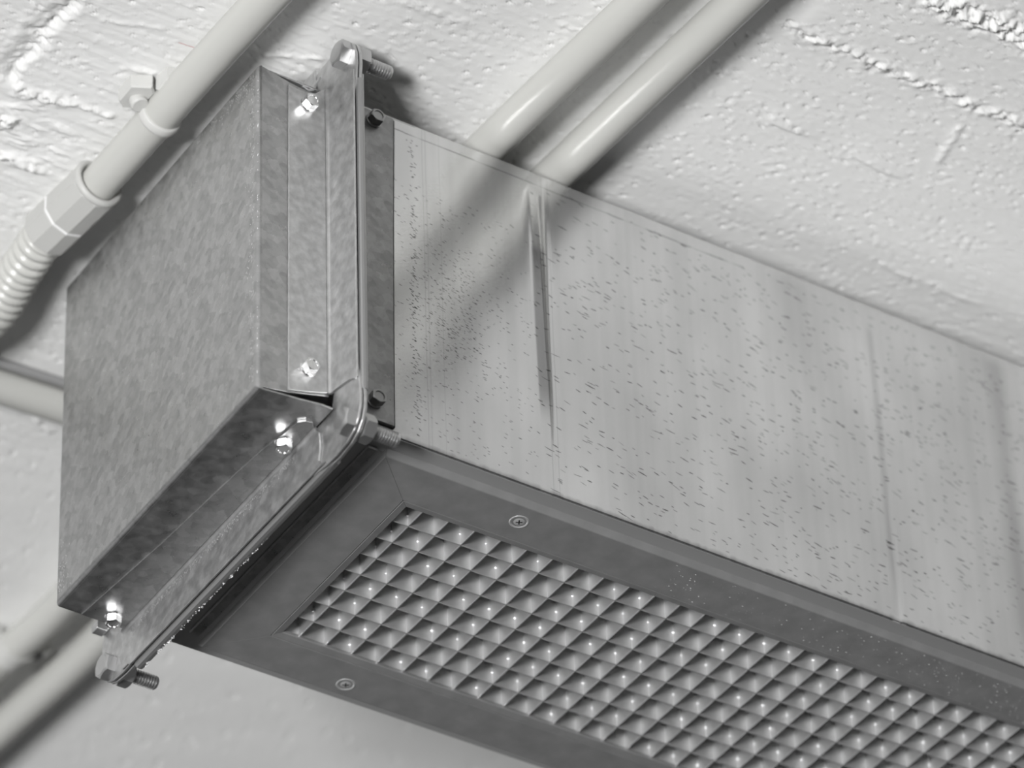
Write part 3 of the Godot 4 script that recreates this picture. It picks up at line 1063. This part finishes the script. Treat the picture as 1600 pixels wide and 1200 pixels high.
func build_grille():
	var t := thing("ventilation_grille", "long grey metal ventilation grille with an egg-crate core screwed under the duct", "grille", Vector3(0, -3, -100))
	# frame: one profile carried along four mitred members
	var prof := [Vector2(0.2, 0.0), Vector2(0.0, -0.4), Vector2(2.6, -3.0), Vector2(3.1, -3.2), Vector2(28.3, -3.2), Vector2(28.45, -3.05), Vector2(28.45, -1.2), Vector2(29.0, -1.2), Vector2(29.0, -2.8), Vector2(29.2, -2.95), Vector2(32.9, -2.3), Vector2(33.3, -1.9), Vector2(33.3, -0.5), Vector2(20.0, -0.5), Vector2(20.0, 0.0)]
	for k in 4:
		var m := MB.new()
		var g := 0.10
		var at := func(p: Vector2, far_end: bool) -> Vector3:
			var w := p.x
			var wl := w if w >= 3.1 else 2.0 + w * 0.355
			match k:
				0: return Vector3(GX1 - w - g if far_end else GX0 + wl + g, p.y, GZ0 - w)          # front
				1: return Vector3(GX1 - w - g if far_end else GX0 + wl + g, p.y, GZ1 + w)          # rear
				2: return Vector3(GX0 + wl, p.y, GZ1 + w + g if far_end else GZ0 - w - g)          # left
			return Vector3(GX1 - w, p.y, GZ1 + w + g if far_end else GZ0 - w - g)
		var outs := [Vector3.BACK, Vector3.FORWARD, Vector3.LEFT, Vector3.RIGHT]
		# (the left member's outer wall stands nearly upright, the others are bevelled)
		for i in prof.size() - 1:
			var a: Vector2 = prof[i]
			var b: Vector2 = prof[i + 1]
			var d := (b - a).normalized()
			var out: Vector3 = outs[k] * d.y * -1.0 + Vector3.UP * -d.x
			m.quad(at.call(a, false), at.call(a, true), at.call(b, true), at.call(b, false), out)
		var flat_poly := PackedVector2Array(prof)
		var ids := Geometry2D.triangulate_polygon(flat_poly)
		for e in [false, true]:
			var away: Vector3 = (at.call(prof[4], e) - at.call(prof[4], not e))
			for i in range(0, ids.size(), 3):
				m.flat(at.call(prof[ids[i]], e), at.call(prof[ids[i + 1]], e), at.call(prof[ids[i + 2]], e), away)
		put("frame_member", m, M.alu, t)
	# blades: long ones along x, cross blades along z, all halved into each other
	var zs: Array = []
	for j in 9:
		zs.append(-42.0 - j * PITCH)
	var xs: Array = []
	for i in range(-1, 35):
		xs.append(39.6 + i * PITCH)
	var lo := -0.3
	var hi := 14.4
	var long := MB.new()
	long.box(Vector3(17, lo, -0.4), Vector3(560, hi, 0.4), 0.15)
	var lm := long.mesh(Vector3(0, -3, 0), M.blade)
	for z in zs:
		var o := MeshInstance3D.new()
		o.name = "blade"
		o.mesh = lm
		t.add_child(o, true)
		o.position = Vector3(0, 0, z + 100.0) * MM
	var cross := MB.new()
	cross.box(Vector3(-0.4, lo, -172), Vector3(0.4, hi, -33), 0.15)
	var cm := cross.mesh(Vector3(0, -3, -100), M.blade)
	for x in xs:
		var o := MeshInstance3D.new()
		o.name = "cross_blade"
		o.mesh = cm
		t.add_child(o, true)
		o.position = Vector3(x, 0, 0) * MM
	# bright burrs where the halving slots end
	var b := MB.new()
	for x in xs:
		for z in zs:
			if rng.randf() < 0.42:
				continue
			var s := rng.randf_range(0.55, 0.85)
			var c := Vector3(x - 0.4, 6.7 + rng.randf_range(-0.6, 0.6), z + 0.4)
			b.lathe(facing(Vector3.UP, c), [Vector2(0.001, -s), Vector2(s * 0.75, -s * 0.6), Vector2(s, 0), Vector2(s * 0.75, s * 0.6), Vector2(0.001, s)], 8, true)
	var bo := put("slot_burrs", b, M.burr, t)
	bo.set_meta("kind", "stuff")
	# pale dust specks on the frame
	var ds := MB.new()
	for i in 260:
		var dx := 430.0 - 260.0 * pow(rng.randf(), 1.6)
		var q := Vector3(dx, -3.24, rng.randf_range(-36.5, -12.5))
		var r0 := rng.randf_range(0.10, 0.32)
		var e1 := Vector3(r0 * rng.randf_range(1.0, 2.2), 0, r0 * rng.randfn() * 0.5)
		var e2 := Vector3(0, 0, r0)
		ds.quad(q - e1, q - e2, q + e1, q + e2, Vector3.DOWN)
	var dso := put("dust_specks", ds, M.worn, t)
	dso.set_meta("kind", "stuff")
	# countersunk cross-head screws
	for e in [Vector3(83.2, -3.2, -23.2), Vector3(79.4, -3.2, -184.4)]:
		var m := MB.new()
		var f := facing(Vector3.DOWN, e, 0.5)
		m.lathe(f, [Vector2(5.2, -0.15), Vector2(5.0, 0.22), Vector2(4.5, 0.32), Vector2(3.9, 0.05), Vector2(3.5, -0.5)], 32, true)
		m.lathe(f, [Vector2(3.5, -0.5), Vector2(3.2, -0.15), Vector2(2.4, 0.15), Vector2(1.2, 0.3), Vector2(0.001, 0.34)], 32, true)
		put("screw", m, M.dimple, t)
		var c := MB.new()
		for s in 2:
			var ff := facing(Vector3.DOWN, e + Vector3(0, -0.36, 0), 0.5 + s * PI / 2)
			c.prism(ff, PackedVector2Array([Vector2(-1.7, -0.33), Vector2(1.7, -0.33), Vector2(1.7, 0.33), Vector2(-1.7, 0.33)]), -0.5, 0.03, 0.0)
		put("cross_recess", c, M.black, t.get_child(t.get_child_count() - 1))

# ---------------------------------------------------------------- bolts clamping the flange corners
func build_bolts():
	var at := Vector3(-38, -17.6, 17.2)
	var t := thing("hex_bolt", "hex bolt and nut through the lower front flange corner, between end cap and duct", "bolt", at, "bolts at the flange corners")
	var x := Vector3.RIGHT
	var l := Vector3.LEFT
	var m := MB.new()
	m.hexagon(facing(l, Vector3(-38.9, at.y, at.z), 0.26), 13.0, 5.4, false)
	m.lathe(facing(l, Vector3(-44.3, at.y, at.z)), [Vector2(5.9, 0.0), Vector2(5.4, 0.25), Vector2(0.001, 0.32)], 28)
	put("head", m, M.steel, t)
	m = MB.new()
	m.hexagon(facing(x, Vector3(-33.6, at.y, at.z), 0.1), 13.0, 6.6, true, 4.2)
	put("nut", m, M.steel, t)
	m = MB.new()
	var prof: Array = [Vector2(3.4, -39.0)]
	var px := -34.0
	while px < -13.6:
		prof.append(Vector2(2.8, px))
		prof.append(Vector2(2.8, px + 0.22))
		prof.append(Vector2(4.0, px + 0.72))
		prof.append(Vector2(4.0, px + 0.94))
		px += 1.5
	prof.append(Vector2(3.5, -12.6))
	prof.append(Vector2(3.0, -12.1))
	prof.append(Vector2(0.001, -12.1))
	m.lathe(facing(x, Vector3(0, at.y, at.z)), prof, 28)
	put("shank", m, M.thread, t)
	copy(t, Vector3(-38, 221.6, 16.8), "hex bolt and nut at the upper front flange corner, right under the ceiling").rotation.x = 0.48
	copy(t, Vector3(-38, -13.4, -220.0), "hex bolt and nut through the rear lower flange corner, leftmost of the three bolts")

# ---------------------------------------------------------------- conduits on the ceiling
func pipe(t: Node3D, called: String, pts: Array, r: float, mat: Material, step := 12.0):
	var path := spline(pts, step)
	var rr := PackedFloat32Array()
	rr.resize(path.size())
	rr.fill(r)
	var m := MB.new()
	m.tube(path, rr, 32)
	return put(called, m, mat, t)

func build_conduits():
	var y := 228.6
	var g := "straight conduits running across the duct"
	var m: MB
	var o = pipe(null, "conduit", [Vector3(81, y, 330), Vector3(72.6, y, 121), Vector3(64.6, y, -12), Vector3(60, y, -220), Vector3(63.5, y, -475), Vector3(58.5, y, -541), Vector3(45, y, -760)], 10.2, M.conduit)
	tag(o, "off-white ceiling conduit crossing over the duct, nearer the end cap of the pair", "conduit", g)
	o = pipe(null, "conduit", [Vector3(125.5, y, 330), Vector3(115.6, y, 146), Vector3(106.6, y, -16), Vector3(99, y, -220), Vector3(98.4, y, -495), Vector3(91.2, y, -602), Vector3(80, y, -760)], 10.4, M.conduit)
	tag(o, "off-white ceiling conduit crossing over the duct, farther from the end cap of the pair", "conduit", g)
	o = pipe(null, "conduit", [Vector3(-74, y, 330), Vector3(-91.0, y, 24), Vector3(-95.2, y, -133), Vector3(-96.8, y, -165)], 10.2, M.conduit)
	tag(o, "off-white conduit on the ceiling left of the end cap, entering a faceted connector", "conduit")
	o = pipe(null, "conduit", [Vector3(-560, y, -342), Vector3(-61, y, -315), Vector3(-23, y, -313), Vector3(34, y, -310)], 9.6, M.conduit)
	tag(o, "blurred conduit running parallel to the duct behind the left edge of the end cap", "conduit")
	o = pipe(null, "thin_tube", [Vector3(-560, 235.5, -331), Vector3(-58, 235.5, -303.5), Vector3(30, 235.5, -298)], 2.6, M.thin_tube)  # thin grey tube for the dark band along the conduit
	tag(o, "thin dark grey tube lying against the blurred conduit at the left edge", "thin_tube")
	# connector: flared lip, faceted body in two lengths, worn white edge between
	var a := Vector3(-95.6, y, -139.0)
	var dir := (Vector3(-100.4, y, -193.0) - a).normalized()
	var t := thing("conduit_connector", "pale grey faceted plastic connector joining straight conduit to corrugated conduit", "connector", a)
	m = MB.new()
	var f := facing(dir, a)
	m.lathe(f, [Vector2(10.5, 1.5), Vector2(10.7, 0.4), Vector2(11.6, -0.9), Vector2(12.8, -1.3), Vector2(14.0, -0.7), Vector2(14.6, 0.8), Vector2(14.4, 2.4), Vector2(13.6, 3.2), Vector2(10.5, 3.4), Vector2(10.5, 1.5)], 40, true)
	put("lip", m, M.coupling, t)
	m = MB.new()
	m.prism(f, ngon(10, 14.6), 2.6, 29.7, 0.45)
	put("body", m, M.coupling, t)
	m = MB.new()
	m.prism(f, ngon(10, 14.75), 29.5, 30.7, 0.3)
	put("worn_edge", m, M.worn, t).set_meta("label", "white worn edge round the connector")
	m = MB.new()
	m.prism(f, ngon(10, 14.5), 30.5, 50.5, 0.9)
	put("clamp_nut", m, M.coupling, t)
	# corrugated conduit
	var path := spline([a + dir * 47.0, Vector3(-100.0, y - 0.4, -196), Vector3(-98.8, y - 1, -210), Vector3(-97.6, y - 1, -223), Vector3(-95.6, y - 1.5, -236), Vector3(-94.0, y - 2, -249), Vector3(-95, y - 3, -265), Vector3(-104, y - 5, -279), Vector3(-135, y - 8, -291), Vector3(-200, y - 10, -294), Vector3(-420, y - 10, -296)], 0.55)
	var rr := PackedFloat32Array()
	for i in path.size():
		var ph := fposmod(i * 0.55 / 8.3, 1.0)
		rr.append(9.4 + 2.5 * pow(sin(PI * ph), 0.65))
	m = MB.new()
	m.tube(path, rr, 28)
	o = put("corrugated_conduit", m, M.conduit)
	tag(o, "cream corrugated flexible conduit curving away at the left edge", "conduit")
	# clip on the left conduit
	var clip := thing("conduit_clip", "off-white clip band with round screw boss on the left conduit above its connector", "clip", Vector3(-93.6, y, -77))
	var cd := Vector3(-0.02, 0, -1).normalized()
	var cc := Vector3(-93.7, y, -77.5)
	m = MB.new()
	m.lathe(facing(cd, cc), [Vector2(10.0, -2.6), Vector2(11.0, -2.6), Vector2(11.7, -1.8), Vector2(12.0, 0.6), Vector2(11.9, 2.2), Vector2(11.3, 2.9), Vector2(10.0, 2.9)], 40, true)
	put("band", m, M.clip, clip)
	m = MB.new()
	m.prism(axes(Vector3.RIGHT, Vector3.BACK, Vector3.DOWN, Vector3.ZERO), PackedVector2Array([Vector2(-117, -80), Vector2(-112, -84), Vector2(-104, -80), Vector2(-103, -66), Vector2(-107, -62), Vector2(-117, -67)]), -239.5, -230.5, 1.0)
	put("bracket", m, M.clip, clip)
	m = MB.new()
	m.prism(axes(Vector3.RIGHT, Vector3.BACK, Vector3.DOWN, Vector3.ZERO), PackedVector2Array([Vector2(-105, -62), Vector2(-104, -52), Vector2(-94, -50), Vector2(-94, -64)]), -239.5, -229.0, 1.0)
	put("stop_block", m, M.clip, clip)
	m = MB.new()
	m.lathe(facing(Vector3(0.25, -1, 0.25), Vector3(-108.6, 231.5, -75)), [Vector2(4.6, 0), Vector2(4.7, 4.4), Vector2(4.4, 4.9), Vector2(3.9, 5.2), Vector2(0.001, 5.2)], 24)
	put("screw_boss", m, M.clip, clip)
	# saddle with two feet holding the first straight conduit behind the end cap
	var sad := thing("conduit_saddle", "blurred grey saddle clip on the conduit below the end cap's lower left corner", "clip", Vector3(60, y, -526))
	m = MB.new()
	m.lathe(facing(Vector3(-0.07, 0, -1), Vector3(60, y, -526)), [Vector2(10.2, -6), Vector2(11.4, -6), Vector2(11.4, 6), Vector2(10.2, 6)], 32)
	put("strap", m, M.clip, sad)
	for s in [-1.0, 1.0]:
		m = MB.new()
		m.box(Vector3(60 + s * 16.0 - 6.0, 230, -532), Vector3(60 + s * 16.0 + 6.0, 239, -520), 1.0)
		put("foot", m, M.clip, sad)
		m = MB.new()
		m.lathe(facing(Vector3.DOWN, Vector3(60 + s * 17.0, 230, -526)), [Vector2(4.2, 0), Vector2(3.8, 1.6), Vector2(2.0, 2.6), Vector2(0.001, 2.8)], 20, true)
		put("screw", m, M.dark_screw, sad)
